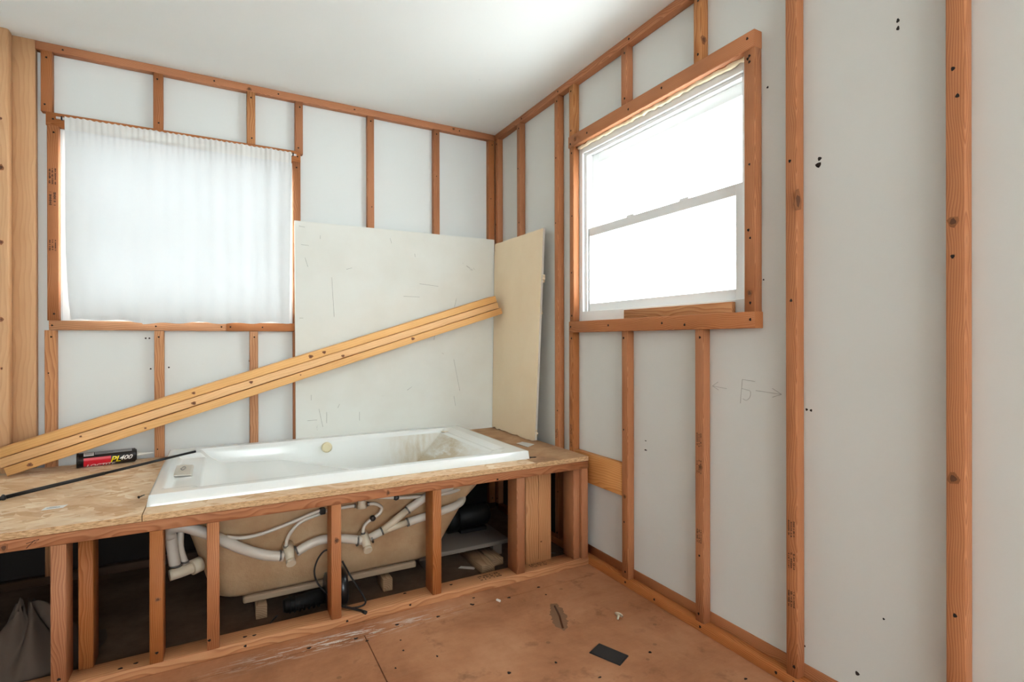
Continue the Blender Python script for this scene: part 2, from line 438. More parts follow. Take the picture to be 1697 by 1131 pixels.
# ------------------------------------------------------------------ the room shell
HC = 2.44; RY = -6.4; LX = -2.47; T = .13
WX0, WX1, WZ0, WZ1 = -2.213, -1.232, 1.19, 2.07        # back window opening
VY0, VY1, VZ0, VZ1 = -1.88, -.88, 1.192, 2.083         # right window opening
y0, y1 = .038, .038 + T
wall_back = boxes('wall_back', [((LX - T, y0, 0), (WX0, y1, HC)), ((WX1, y0, 0), (.038 + T, y1, HC)), ((WX0, y0, 0), (WX1, y1, WZ0)), ((WX0, y0, WZ1), (WX1, y1, HC))], 'drywall')
tag(wall_back, 'back wall of pale wall board with exposed wooden studs and curtained window', kind='structure')
x0, x1 = .038, .038 + T
wall_right = boxes('wall_right', [((x0, VY1, 0), (x1, .038, HC)), ((x0, RY, 0), (x1, VY0, HC)), ((x0, VY0, 0), (x1, VY1, VZ0)), ((x0, VY0, VZ1), (x1, VY1, HC))], 'drywall_grey')
tag(wall_right, 'right wall of pale wall board with exposed wooden studs and bare window', kind='structure')
wall_left = boxes('wall_left', [((LX - T, RY, 0), (LX, .038, HC))], 'drywall')
tag(wall_left, 'left wall beside the bath platform, out of view', kind='structure')
QX0, QX1, QZ0, QZ1 = -2.35, -.7, .75, 2.2  # added opening, sized to let fill daylight in from behind
wall_rear = boxes('wall_rear', [((LX - T, RY - T, 0), (QX0, RY, HC)), ((QX1, RY - T, 0), (x1, RY, HC)), ((QX0, RY - T, 0), (QX1, RY, QZ0)), ((QX0, RY - T, QZ1), (QX1, RY, HC))], 'drywall')
tag(wall_rear, 'rear wall behind the camera with a window opening', kind='structure')
ceiling = boxes('ceiling', [((LX - T, RY - T, HC), (x1, y1, HC + .1))], 'ceiling')
tag(ceiling, 'plain white painted ceiling', kind='structure')
floor = boxes('floor', [((LX - T, RY - T, -.12), (x1, y1, -.02))], 'wall_outer')
tag(floor, 'brown plywood subfloor with stains and nail marks', kind='structure')
g = .0018
boxes('subfloor_sheet', [((LX, -.930, -.02), (.038, .038, -.0002))], 'floor_old', floor)  # sheet under the platform, shade painted into its colour
for a, b in (((LX, -1.102, -.02), (.038, -.932, 0)), ((LX, -2.322, -.02), (-1.108 - g, -1.102 - g, 0)), ((-1.108 + g, -2.322, -.02), (.038, -1.102 - g, 0)), ((LX, RY, -.02), (.038, -2.322 - g, 0))):
    boxes('subfloor_sheet', [(a, b)], 'floor', floor)
# raised cut in the floor: sawn patch and specks
discs('nail_mark', [((random.uniform(-1.7, -.05), random.uniform(-2.0, -1.03), 0), (0, 0, 1), random.uniform(.003, .007), random.uniform(.003, .007)) for _ in range(26)] +
      [((-1.30 + .16 * k, -1.088 - .02 * (k % 2), 0), (0, 0, 1), .008, .006) for k in range(7)], 'hole', floor, .0004)['kind'] = 'stuff'

# ------------------------------------------------------------------ back wall framing (faces at y = 0)
holes_b, holes_r = [], []
def bstud(name, xa, xb, za, zb, mat='fir', nails=True):
    o = board(name, (xa, 0, za), (xb, .037, zb), mat, wall_back, axis=2)
    if nails:
        xm = (xa + xb) / 2
        for z in (za + .03, zb - .03): holes_b.append(((xm + random.uniform(-.006, .006), 0, z), (0, -1, 0), .004, .004))
        z = za + .2
        while z < zb - .15:
            if random.random() < .5: holes_b.append(((xm + random.uniform(-.01, .01), 0, z), (0, -1, 0), .003, .003))
            z += random.uniform(.15, .4)
    return o
board('top_plate', (-2.296, 0, 2.402), (0, .037, 2.44), 'fir', wall_back)
board('bottom_plate', (-2.46, 0, 0), (0, .037, .038), 'old_wood', wall_back)  # darkened to match the shade under the platform
board('corner_board', (-2.378, 0, .532), (-2.296, .037, 2.44), 'pine_post', wall_back, axis=2)
cb = board('corner_post', (LX, -.055, .53), (-2.372, -.001, 2.44), 'pine_post', wall_back, axis=2, r=.008)
for z, r in ((1.84, .009), (1.52, .007), (1.19, .007), (2.05, .004), (.98, .004)): knot(cb, (-2.395, -.055, z), (0, -1, 0), r, 1.5)
bstud('cripple_stud', -2.278, -2.238, 2.13, 2.402)
bstud('cripple_stud', -1.859, -1.819, 2.13, 2.402)
bstud('cripple_stud', -1.452, -1.412, 2.13, 2.402, 'fir_pale')
bstud('cripple_stud', -1.217, -1.177, 2.118, 2.402)
jl = bstud('jack_stud', -2.257, -2.216, 1.19, 2.07)
bstud('jack_stud', -1.229, -1.19, 1.19, 2.07)
hb = board('window_header', (-2.26, 0, 2.07), (-1.19, .037, 2.13), 'fir', wall_back)
board('window_sill_plate', (-2.251, 0, 1.147), (-1.55, .037, 1.19), 'fir_pale', wall_back)
board('window_sill_plate', (-1.549, 0, 1.147), (-1.19, .037, 1.19), 'fir', wall_back)
for x in (-2.24, -1.85, -1.57, -1.53, -1.38): holes_b.append(((x, 0, 1.168), (0, -1, 0), .004, .004))
for x in (-2.235, -1.205): holes_b.append(((x, 0, 2.1), (0, -1, 0), .004, .004))
hs = bstud('cripple_stud', -2.267, -2.226, .038, 1.146, 'fir_pale')
bstud('cripple_stud', -1.857, -1.817, .038, 1.146, 'fir_pale')
js = bstud('cripple_stud', -1.441, -1.401, .038, 1.146, 'fir_pale')
knot(js, (-1.412, 0, .93), (0, -1, 0), .010, 1.1)
bstud('cripple_stud', -1.229, -1.19, .038, 1.146)
bstud('stud', -.827, -.788, .038, 2.402)
bstud('stud', -.422, -.383, .038, 2.402)
bstud('stud', -.045, -.001, .038, 2.402)
stamp(jl, (-2.237, 0, 1.84), (0, -1, 0), (0, 0, 1), (1, 0, 0), .07, .03, 3, 1)
stamp(jl, (-2.237, 0, 1.74), (0, -1, 0), (0, 0, 1), (1, 0, 0), .06, .03, 2, 2)
stamp(jl, (-2.237, 0, 1.53), (0, -1, 0), (0, 0, 1), (1, 0, 0), .05, .03, 3, 3)
for x, z, r in ((-1.44, 2.415, .012), (-.29, 2.425, .010), (-.9, 2.42, .006)): knot(wall_back, (x, 0, z), (0, -1, 0), r, .8)
for x in (-2.2, -1.6, -1.3, -.9, -.25): holes_b.append(((x, 0, 2.42), (0, -1, 0), .004, .004))

boxes('tar_paper', [((LX + .001, .0372, 0), (.038, .0384, .505))], 'tar', wall_back)  # added dark sheet imitating the shade under the platform
# ------------------------------------------------------------------ right wall framing (faces at x = 0)
def rstud(name, ya, yb, za, zb, mat='fir', nails=True):
    o = board(name, (0, ya, za), (.037, yb, zb), mat, wall_right, axis=2)
    if nails:
        ym = (ya + yb) / 2
        for z in (za + .03, zb - .03): holes_r.append(((0, ym + random.uniform(-.006, .006), z), (-1, 0, 0), .004, .005))
        z = za + .25
        while z < zb - .2:
            if random.random() < .6: holes_r.append(((0, ym + random.uniform(-.01, .01), z), (-1, 0, 0), .0035, .004))
            z += random.uniform(.25, .5)
    return o
board('top_plate', (0, RY, 2.402), (.037, 0, 2.44), 'fir', wall_right)
board('bottom_plate', (0, RY, 0), (.037, -.04, .036), 'fir', wall_right)
board('backing_strip', (.0335, RY, .036), (.0395, -.90, .076), 'fir', wall_right, r=.001)
rstud('stud', -.043, -.001, .038, 2.402)
rstud('stud', -.333, -.293, .038, 2.402)
rstud('stud', -.743, -.705, .038, 2.402)
rstud('cripple_stud', -.881, -.842, 2.14, 2.402, 'fir_pale')
rstud('cripple_stud', -1.285, -1.247, 2.14, 2.402)
e_ = rstud('cripple_stud', -1.700, -1.662, 2.14, 2.402, 'fir_pale')
knot(e_, (.012, -1.7, 2.22), (0, -1, 0), .014, 1.2)
rstud('jack_stud', -.880, -.845, 1.192, 2.083)
jr = rstud('jack_stud', -1.925, -1.883, 1.192, 2.083)
board('window_header', (-.004, -1.925, 2.083), (.037, -.842, 2.142), 'fir', wall_right)
board('window_sill_plate', (-.004, -1.928, 1.136), (.037, -.845, 1.192), 'fir', wall_right)
knot(jr, (0, -1.905, 1.255), (-1, 0, 0), .010, 1.2)
rstud('cripple_stud', -.878, -.838, .038, 1.136)
G = rstud('cripple_stud', -1.288, -1.248, .036, 1.136)
H_ = rstud('cripple_stud', -1.707, -1.667, .036, 1.136)
I_ = rstud('stud', -2.073, -2.035, .036, 2.402, nails=False)
J_ = rstud('stud', -2.499, -2.459, .036, 2.402, 'fir', nails=False)
rstud('stud', -2.92, -2.88, .036, 2.402); rstud('stud', -3.33, -3.29, .036, 2.402); rstud('stud', -3.74, -3.70, .036, 2.402); rstud('stud', -4.15, -4.11, .036, 2.402)
board('blocking_board', (.003, -1.247, .396), (.037, -.88, .540), 'pine_mid', wall_right, axis=1)
for y, z in ((-2.05, 1.66), (-2.054, 1.22), (-2.062, .07), (-2.06, .02), (-2.475, 1.76), (-2.484, 1.69), (-2.474, 1.30), (-2.478, .42), (-1.9, 2.12), (-1.30, 2.11), (-1.0, 2.11), (-1.5, 2.12), (-.86, 2.1), (-1.905, 2.06), (-1.905, 2.04), (-1.9, 1.47),
             (-1.91, 1.165), (-1.5, 1.165), (-1.16, 1.165), (-.86, 1.165), (-1.62, 1.155), (-1.27, .02), (-1.69, .02), (-1.45, .02), (-2.0, .018), (-1.3, 2.42), (-.74, 2.42), (-.35, 2.42)):
    holes_r.append(((0 if z < 1.1 or abs(z - 2.11) > .04 and abs(z - 1.165) > .03 else -.004, y, z), (-1, 0, 0), .0042, .005))
knot(wall_right, (-.0042, -.905, 2.115), (-1, 0, 0), .013, 1.0)
knot(I_, (.004, -2.0735, 1.53), (0, -1, 0), .018, 1.9)
for z, r in ((1.385, .012), (.755, .013)): knot(J_, (0, -2.475, z), (-1, 0, 0), r, 1.15)
knot(G, (0, -1.268, .40), (-1, 0, 0), .010, 1.0); knot(H_, (0, -1.694, .62), (-1, 0, 0), .010, 1.0)
for st, yc, zs in ((I_, -2.054, (.50, .40, .28)), (H_, -1.687, (.72, .62, .36)), (e_, -1.68, ())):
    for k, z in enumerate(zs): stamp(st, (0, yc, z), (-1, 0, 0), (0, 0, 1), (0, -1, 0), .05, .026, 3, 20 + k)
stamp(wall_right, (0, -.724, .60), (-1, 0, 0), (0, 0, 1), (0, -1, 0), .05, .02, 2, 40)
stamp(wall_right, (0, -.858, .64), (-1, 0, 0), (0, 0, 1), (0, -1, 0), .05, .02, 2, 41)
stamp(wall_right, (0, -.858, .57), (-1, 0, 0), (0, 0, 1), (0, -1, 0), .04, .02, 2, 42)
discs('nail_hole', holes_b, 'hole', wall_back, .0012)['kind'] = 'stuff'
discs('nail_hole', holes_r, 'hole', wall_right, .0012)['kind'] = 'stuff'
boxes('tar_paper', [((.0372, -.93, 0), (.0384, .038, .505))], 'tar', wall_right)  # same added shade sheet on the right wall
boxes('tar_paper', [((LX - .001, -1.0, 0), (LX + .001, .038, .505))], 'tar', wall_left)  # same added shade sheet on the left wall
# pencilled arrow and digit, screw holes and a torn spot on the wall board
X = .0378
strokes('pencil_mark', [[(X, -1.716, .924), (X, -1.78, .919)], [(X, -1.716, .924), (X, -1.742, .941)], [(X, -1.716, .924), (X, -1.745, .911)],
                        [(X, -1.995, .917), (X, -1.90, .922)], [(X, -1.995, .917), (X, -1.962, .934)], [(X, -1.995, .917), (X, -1.962, .905)],
                        [(X, -1.846, .957), (X, -1.897, .953)], [(X, -1.846, .957), (X, -1.842, .918), (X, -1.838, .872)],
                        catmull([(X, -1.842, .925), (X, -1.86, .922), (X, -1.878, .917), (X, -1.876, .897), (X, -1.862, .885), (X, -1.848, .889)], 4)], .0007, 'pencil', wall_right)['kind'] = 'stuff'
discs('wall_hole', [((X + .0005, y, z), (-1, 0, 0), a, b) for y, z, a, b in ((-2.337, 1.962, .004, .006), (-2.337, 1.941, .004, .006), (-2.08, .877, .004, .004), (-2.094, .876, .004, .004), (-1.946, 1.945, .004, .004), (-1.93, 1.30, .003, .003),
       (-2.122, 1.652, .006, .006), (-2.118, 1.634, .009, .008), (-1.36, .62, .008, .003), (-1.36, .66, .005, .002), (-2.23, .13, .006, .006), (-2.3, .32, .003, .003), (-2.07, .13, .006, .003))], 'hole', wall_right, .0008)['kind'] = 'stuff'
discs('wall_hole', [((x, .0378, z), (0, -1, 0), .004, .004) for x, z in ((-1.88, 1.11), (-1.895, 1.11), (-1.875, .96), (-1.80, .965), (-1.44, .99))], 'hole', wall_back, .0008)['kind'] = 'stuff'

# ------------------------------------------------------------------ windows
def sash(name, plane, a0, a1, b0, b1, st, top, bot, d0, d1, parent):
    """frame of four members around one pane; plane 'x' -> spans y/z at depth x"""
    def P(d, a, b): return (d, a, b) if plane == 'x' else (a, d, b)
    e = []
    for (p, q, r_, s) in ((a0, a0 + st, b0, b1), (a1 - st, a1, b0, b1), (a0 + st, a1 - st, b1 - top, b1), (a0 + st, a1 - st, b0, b0 + bot)):
        e.append((P(d0, p, r_), P(d1, q, s)))
    o = boxes(name, e, 'vinyl', parent, .002)
    dm = (d0 + d1) / 2
    pn = boxes('pane', [(P(dm - .002, a0 + st - .004, b0 + bot - .004), P(dm + .002, a1 - st + .004, b1 - top + .004))], 'glass', o)
    return o
win2 = empty('window_2', (.09, -1.38, 1.192)); tag(win2, 'white double-hung window in the right wall, bare and blown out with daylight', kind='structure')
boxes('window_frame', [((.039, -.905, 1.193), (.15, -.8805, 2.082)), ((.039, -1.8795, 1.193), (.15, -1.85, 2.082)), ((.039, -1.85, 2.045), (.15, -.905, 2.082)), ((.039, -1.85, 1.193), (.15, -.905, 1.242)),
                       ((.052, -.925, 1.242), (.06, -.905, 2.045)), ((.052, -1.85, 2.03), (.06, -.925, 2.045)), ((.052, -1.85, 1.242), (.06, -1.835, 2.045))], 'vinyl', win2, .002)
sash('upper_sash', 'x', -1.85, -.905, 1.615, 2.045, .045, .05, .045, .105, .135, win2)
ls = sash('lower_sash', 'x', -1.84, -.895, 1.243, 1.662, .04, .042, .038, .062, .095, win2)
for y in (-1.23, -1.55): boxes('sash_lock', [((.066, y - .025, 1.660), (.092, y + .025, 1.672))], 'vinyl', ls, .003)
foam_pts = [(.03 + random.uniform(-.003, .003), -.885 - i * .0199, 2.079 + random.uniform(-.004, .004)) for i in range(51)]
tube('foam_bead', foam_pts, [.009 + random.uniform(-.002, .003) for _ in foam_pts], 'foam', win2, 8)
win1 = empty('window_1', (-1.72, .09, 1.19)); tag(win1, 'white double-hung window in the back wall, hidden behind a thin curtain', kind='structure')
boxes('window_frame', [((-2.2125, .039, 1.191), (-2.185, .15, 2.069)), ((-1.26, .039, 1.191), (-1.2325, .15, 2.069)), ((-2.185, .039, 2.03), (-1.26, .15, 2.069)), ((-2.185, .039, 1.191), (-1.26, .15, 1.235))], 'vinyl', win1, .002)
sash('upper_sash', 'y', -2.185, -1.26, 1.605, 2.03, .045, .045, .045, .105, .135, win1)
sash('lower_sash', 'y', -2.185, -1.26, 1.236, 1.652, .045, .042, .045, .062, .095, win1)

# ------------------------------------------------------------------ curtain and rod
def curtain():
    c = empty('curtain', (-1.71, -.018, 1.19)); tag(c, 'thin translucent white cotton curtain hanging over the back window', 'curtain')
    XL, XR = -2.190, -1.238; nx, nz = 170, 60
    rr = random.Random(3)
    ph = [rr.uniform(0, 6.28) for _ in range(8)]
    def fold(x, t):      # t 0 at the rod, 1 at the hem
        s = (x - XL) / (XR - XL)
        dense = .25 + .9 * s ** 2 + .5 * max(0, 1 - s * 6)
        f = .0045 * dense * (math.sin(46 * s + ph[0] + .6 * t) + .7 * math.sin(93 * s + ph[1] - .8 * t) + .5 * math.sin(21 * s + ph[2] + 1.2 * t))
        gather = .004 * math.sin(260 * s + ph[3]) * max(0, 1 - t * 7)
        wr = (.006 * noise.noise(Vector((s * 7, t * 5, 1.3))) + .0035 * noise.noise(Vector((s * 17 + t * 6, t * 13 - s * 5, 4.1)))) * (.25 + .75 * t)
        return f * (1 - .35 * t) + gather + wr
    def grid(name, t0, t1, n, mat, off):
        vs, fs = [], []
        for j in range(n + 1):
            t = t0 + (t1 - t0) * j / n
            for i in range(nx + 1):
                s = i / nx; x = XL + (XR - XL) * s
                xe = x + (.022 * (t ** 6) * max(0, 1 - s * 12)) - .012 * t * max(0, s * 8 - 7)
                zt = 2.1135 - .0035 * abs(math.sin(130 * s))
                zb = 1.193 + .007 * math.sin(11 * s + 1) * math.sin(5 * s) - .006 * (s > .3) + .004 * math.sin(37 * s)
                z = zt + (zb - zt) * t
                vs.append((xe, -.016 + off + max(-.02, min(.006, fold(x, t))), z))
        for j in range(n):
            for i in range(nx):
                a = j * (nx + 1) + i; fs.append((a, a + 1, a + nx + 2, a + nx + 1))
        return link(name, mesh(name, vs, fs), mat, c, True)
    grid('cloth', .055, 1, nz, 'curtain', -.004)
    grid('rod_pocket', .0, .064, 8, 'hem', -.008)
    grid('hem', .972, 1, 3, 'curtain', -.002)
    return c
curtain()
rod = tube('curtain_rod', [(-2.222, -.0075, 2.1055), (-1.212, -.0075, 2.1045)], .0055, 'vinyl', None, 10)
tag(rod, 'thin white curtain rod on the header of the back window', 'curtain rod')
for x in (-2.205, -1.232): boxes('rod_bracket', [((x, -.0145, 2.098), (x + .006, -.0005, 2.113))], 'black', rod)

# ------------------------------------------------------------------ bath platform
YF = -1.003
pf = empty('bath_platform', (-1.23, YF, 0)); tag(pf, 'open framed wooden platform with strand board top around the bathtub', 'platform')
def osbpanel(name, a, b, mat='osb', cuts=0):
    me_o = boxes(name, [(a, b)], mat, pf, .0012)
    me_o.data.materials.append(M['osb_edge'])
    for p in me_o.data.polygons:
        if abs(p.normal.z) < .5: p.material_index = 1
    return me_o
TX0, TX1, TY0, TY1 = -1.735, -.375, -.885, -.075       # hole for the tub
osbpanel('top_panel', (LX + .01, YF, .508), (-1.800, 0, .530))
osbpanel('top_panel', (-1.798, YF - .001, .508), (-.300, TY0, .530))
osbpanel('top_panel', (-.298, YF, .508), (0, -.002, .530), 'osb_worn')
osbpanel('top_panel', (-1.798, TY1, .508), (-.300, -.001, .530))
rail = board('front_rail', (LX + .01, YF, .471), (-.001, YF + .089, .507), 'fir', pf)
sill = board('sill_plate', (LX + .01, YF, 0), (-.001, YF + .089, .036), 'fir_pale', pf)
board('back_ledger', (LX + .01, -.040, .42), (-.04, -.002, .507), 'old_wood', pf)  # shade painted into the ledger's colour
def dstud(xa, xb, ya=YF, yb=YF + .089, mat='fir', name='stud'):
    return board(name, (xa, ya, .036), (xb, yb, .471), mat, pf, axis=2)
s1 = dstud(-2.03, -1.992); dstud(-1.977, -1.938, -.930, -.842)
s2 = dstud(-1.780, -1.742); s3 = dstud(-1.617, -1.579); s4 = dstud(-1.208, -1.171); s5 = dstud(-.803, -.764); s6 = dstud(-.402, -.359)
bd = board('filler_board', (-.312, -.930, .036), (-.170, -.895, .471), 'pine_mid', pf, axis=2)
s8 = dstud(-.042, -.003); dstud(-.080, -.044, -.99, -.90)
knot(s4, (-1.189, YF, .335), (0, -1, 0), .010, 1.2); knot(s2, (-1.757, YF, .245), (0, -1, 0), .009, .8)
knot(rail, (-.99, YF, .489), (0, -1, 0), .008, 1.4); knot(rail, (-2.135, YF, .487), (0, -1, 0), .010, 1.3)
knot(bd, (-.235, -.930, .455), (0, -1, 0), .008, .6); knot(bd, (-.228, -.930, .13), (0, -1, 0), .006, .6)
strokes('pith_streak', [[(-.243, -.9303, .46), (-.241, -.9303, .40), (-.244, -.9303, .30), (-.240, -.9303, .20), (-.243, -.9303, .05)]], .0012, 'knot', bd)
stamp(sill, (-.26, -.96, .0362), (0, 0, 1), (1, 0, 0), (0, 1, 0), .09, .04, 3, 50); stamp(sill, (-.52, -.96, .0362), (0, 0, 1), (1, 0, 0), (0, 1, 0), .10, .05, 3, 51)
strokes('pen_mark', [[(-2.085, YF - .0004, .476), (-2.066, YF - .0004, .497)], [(-2.085, YF - .0004, .490), (-2.055, YF - .0004, .498), (-2.066, YF - .0004, .488)]], .0009, 'ink', pf)['kind'] = 'stuff'
discs('nail_hole', [((x, YF, z), (0, -1, 0), .005, .004) for x, z in ((-1.76, .07), (-1.61, .07), (-2.01, .06), (-1.5, .02), (-.5, .48), (-.9, .02), (-1.15, .018))] + [((x, y, .0362), (0, 0, 1), .007, .005) for x, y in ((-1.5, -.97), (-1.47, -.975), (-.9, -.93), (-1.86, -.98), (-1.82, -.97), (-.7, -.95))], 'hole', pf, .0006)['kind'] = 'stuff'

# ------------------------------------------------------------------ bathtub
tub = empty('bathtub', (-1.04, -.47, .53)); tag(tub, 'white drop-in acrylic bathtub with brown stain set into the platform', 'bathtub')
RZ = .569; RX0, RX1, RY0, RY1 = -1.797, -.280, -.917, -.030
def smin(a, b, k):
    h = max(0, min(1, .5 + .5 * (b - a) / k)); return b * (1 - h) + a * h - k * h * (1 - h)
def smax(a, b, k): return -smin(-a, -b, k)
def basin(x, y):
    lx, rx, fy, by = -1.648, -.400, -.866, -.096
    zf = RZ - (y - fy) * 5.0
    zb = RZ - (by - y) * 5.0
    # reclining back rest sloping down from the left end, dropping off into the foot well
    if x < -1.3: zs = .497 - .05 * (x + 1.6)
    elif x < -.93: zs = .482 - .255 * (x + 1.3)
    else: zs = .388 - 1.1 * (x + .93)
    zl = RZ - .010 - (x - lx) * 1.1
    zr = RZ - (rx - x) * .95
    z = smax(smax(zf, zb, .02), smax(zs, .17, .06), .014)
    z = smax(z, smax(zl, zr, .02), .05)
    # shallow ledge at the left end carrying the control plate
    dx = min(x + 1.752, -1.62 - x); dy = min(y + .835, -.185 - y); dl = min(dx, dy)
    if dl > 0: z = min(z, RZ - .020 * min(1, dl / .018))
    # soap ledge at the far right
    dx = min(x + .50, -.360 - x); dy = min(y + .80, -.110 - y); dl = min(dx, dy)
    if dl > 0: z = min(z, RZ - .014 * min(1, dl / .03))
    return smin(z, RZ, .010)
def rim_grid():
    nx, ny = 230, 150; vs, fs = [], []
    for j in range(ny + 1):
        for i in range(nx + 1):
            x = RX0 + (RX1 - RX0) * i / nx; y = RY0 + (RY1 - RY0) * j / ny
            z = basin(x, y)
            d = min(x - RX0, RX1 - x, y - RY0, RY1 - y)
            if d < .012: z = min(z, RZ - .010 + math.sqrt(max(0, .012 ** 2 - (.012 - d) ** 2)) * .83)
            if d <= 1e-9: z = .531
            vs.append((x, y, z))
    N = nx + 1
    for j in range(ny):
        for i in range(nx):
            a = j * N + i; fs.append((a, a + 1, a + N + 1, a + N))
    # fold the outermost row down as the skirt of the rim
    me = mesh('shell', vs, fs)
    for p in me.polygons: p.use_smooth = True
    return me
link('shell', rim_grid(), 'tub', tub)
cap = empty('cap_helper') if False else None
tube('jet_cap', [(-1.076, -.112, .524), (-1.076, -.128, .524), (-1.076, -.132, .524)], [.027, .027, .021], 'cream', tub, 20)
def plate():
    bm = bmesh.new(); n = 10
    pts = []
    for i in range(n + 1):
        t = i / n; x = -1.745 + .075 * t; z = .5535 + .004 - .004 * t * t - (.014 * max(0, t - .85) / .15)
        pts.append((x, z))
    a = [[bm.verts.new((x, y, z + dz)) for (x, z) in pts] for y, dz in ((-.585, 0), (-.385, 0))]
    b = [[bm.verts.new((x, y, z - .004)) for (x, z) in pts] for y in (-.585, -.385)]
    for i in range(n):
        bm.faces.new((a[0][i], a[0][i + 1], a[1][i + 1], a[1][i])); bm.faces.new((b[0][i], b[1][i], b[1][i + 1], b[0][i + 1]))
        bm.faces.new((a[0][i], b[0][i], b[0][i + 1], a[0][i + 1])); bm.faces.new((a[1][i], a[1][i + 1], b[1][i + 1], b[1][i]))
    bm.faces.new((a[0][0], a[1][0], b[1][0], b[0][0])); bm.faces.new((a[0][n], b[0][n], b[1][n], a[1][n]))
    bmesh.ops.recalc_face_normals(bm, faces=bm.faces)
    me = bpy.data.meshes.new('control_plate'); bm.to_mesh(me); bm.free(); return me
pl = link('control_plate', plate(), 'pvc', tub)
strokes('plate_mark', [catmull([(-1.722, -.47, .559), (-1.712, -.43, .559), (-1.705, -.46, .559), (-1.714, -.50, .559), (-1.722, -.47, .559)], 4)], .0016, 'greyprint', pl)
tube('overflow_ring', [(-.405, -.135, .5535), (-.405, -.135, .5565)], [.024, .020], 'pvc_cream', tub, 18)
# fibreglass underside
def body():
    rings = []; vs, fs = [], []
    prof = [(.531, -1.775, -.345, -.900, -.055), (.50, -1.745, -.37, -.888, -.07), (.46, -1.705, -.47, -.872, -.09), (.36, -1.672, -.560, -.845, -.12), (.20, -1.628, -.648, -.812, -.16), (.12, -1.604, -.690, -.795, -.18), (.098, -1.58, -.72, -.765, -.20)]
    n = 6
    for z, xa, xb, ya, yb in prof:
        r = .075; ring = []
        for cx, cy, a0 in ((xb - r, yb - r, 0), (xa + r, yb - r, 90), (xa + r, ya + r, 180), (xb - r, ya + r, 270)):
            for k in range(n + 1):
                a = math.radians(a0 + 90 * k / n); ring.append((cx + r * math.cos(a), cy + r * math.sin(a), z))
        rings.append(ring)
    m = len(rings[0])
    for r_ in rings: vs += r_
    for i in range(len(rings) - 1):
        for k in range(m): fs.append((i * m + k, i * m + (k + 1) % m, (i + 1) * m + (k + 1) % m, (i + 1) * m + k))
    fs.append(tuple((len(rings) - 1) * m + k for k in range(m)))
    return mesh('underside', vs, fs)
bo = link('underside', body(), 'frp', tub, True)
bo.data.update()
boxes('base_board', [((-1.50, -.785, .070), (-.80, -.22, .098))], 'base_tan', tub, .008)
YP = -.885
def pp(l, y=YP): return [(x, y, z) for x, z in l]
tube('water_pipe', [(-1.731, -.862, .40), (-1.733, -.87, .425)] + pp([(-1.715, .440), (-1.692, .438), (-1.662, .424), (-1.624, .403), (-1.582, .376), (-1.548, .352), (-1.508, .326), (-1.468, .303), (-1.416, .281), (-1.364, .268)]), .0195, 'pvc', tub, 14, 5)
tube('water_pipe', pp([(-1.318, .274), (-1.276, .294), (-1.231, .305), (-1.174, .302), (-1.126, .292), (-1.066, .274)]), .0175, 'pvc', tub, 14, 5)
tube('water_pipe', pp([(-1.036, .279), (-.982, .299)]), .0165, 'pvc', tub, 14)
yb = bmesh.new(); tube_bm(yb, pp([(-.985, .298), (-.872, .370)]), .0150, 14); tube_bm(yb, pp([(-.985, .296), (-.875, .317)]), .0140, 14)
me = bpy.data.meshes.new('pipe_branch'); yb.to_mesh(me); yb.free(); link('pipe_branch', me, 'pvc_cream', tub)
tube('water_pipe', pp([(-.876, .368), (-.807, .405)]) + [(-.751, -.875, .424), (-.68, -.86, .432), (-.59, -.80, .44), (-.53, -.70, .45), (-.52, -.60, .45)], .0175, 'pvc', tub, 14, 5)
tube('water_pipe', pp([(-.876, .316), (-.793, .329), (-.709, .342)]) + [(-.64, -.872, .352), (-.595, -.83, .362), (-.585, -.76, .375), (-.60, -.70, .38)], .0175, 'pvc', tub, 14, 5)
tube('riser_pipe', [(-1.732, -.862, .415), (-1.727, -.86, .368), (-1.718, -.86, .292)], .0185, 'pvc', tub, 14, 4)
tube('riser_pipe', [(-1.700, -.845, .43), (-1.702, -.845, .353), (-1.687, -.845, .290)], .011, 'pvc', tub, 12, 4)
tube('elbow_pipe', [(-1.735, -.862, .264), (-1.69, -.85, .268), (-1.645, -.83, .274)], .0195, 'pvc_cream', tub, 14, 3)
tube('suction_fitting', [(-1.668, -.845, .272), (-1.640, -.828, .275)], [.027, .027], 'pvc_cream', tub, 16)
for nm, l in (('air_hose', [(-1.557, .378), (-1.518, .366), (-1.468, .364), (-1.406, .375), (-1.331, .394), (-1.276, .411), (-1.225, .424)]),
              ('air_hose', [(-1.355, .298), (-1.353, .322), (-1.342, .348), (-1.32, .375), (-1.287, .395), (-1.228, .409)]),
              ('air_hose', [(-1.215, .418), (-1.15, .421), (-1.090, .421)]),
              ('air_hose', [(-1.045, .420), (-1.011, .416), (-.986, .398), (-.991, .377), (-1.011, .362), (-1.041, .347), (-1.058, .328), (-1.063, .296)]),
              ('air_hose', [(-1.066, .452), (-1.02, .446), (-.965, .436), (-.887, .424), (-.80, .418)])):
    tube(nm, pp(l), .0068, 'pvc', tub, 10, 5)
tube('air_hose', [(-.80, -.885, .418), (-.72, -.875, .412), (-.64, -.86, .414), (-.57, -.82, .424), (-.54, -.74, .440)], .0085, 'pvc', tub, 10, 5)
tube('air_manifold', pp([(-1.067, .458), (-1.067, .425), (-1.067, .408)]), [.016, .017, .021], 'pvc_cream', tub, 14)
def clamp(p, d, r):
    p = Vector(p); d = Vector(d).normalized() * .0035
    tube('hose_clamp', [p - d, p + d], r, 'steel', tub, 14)
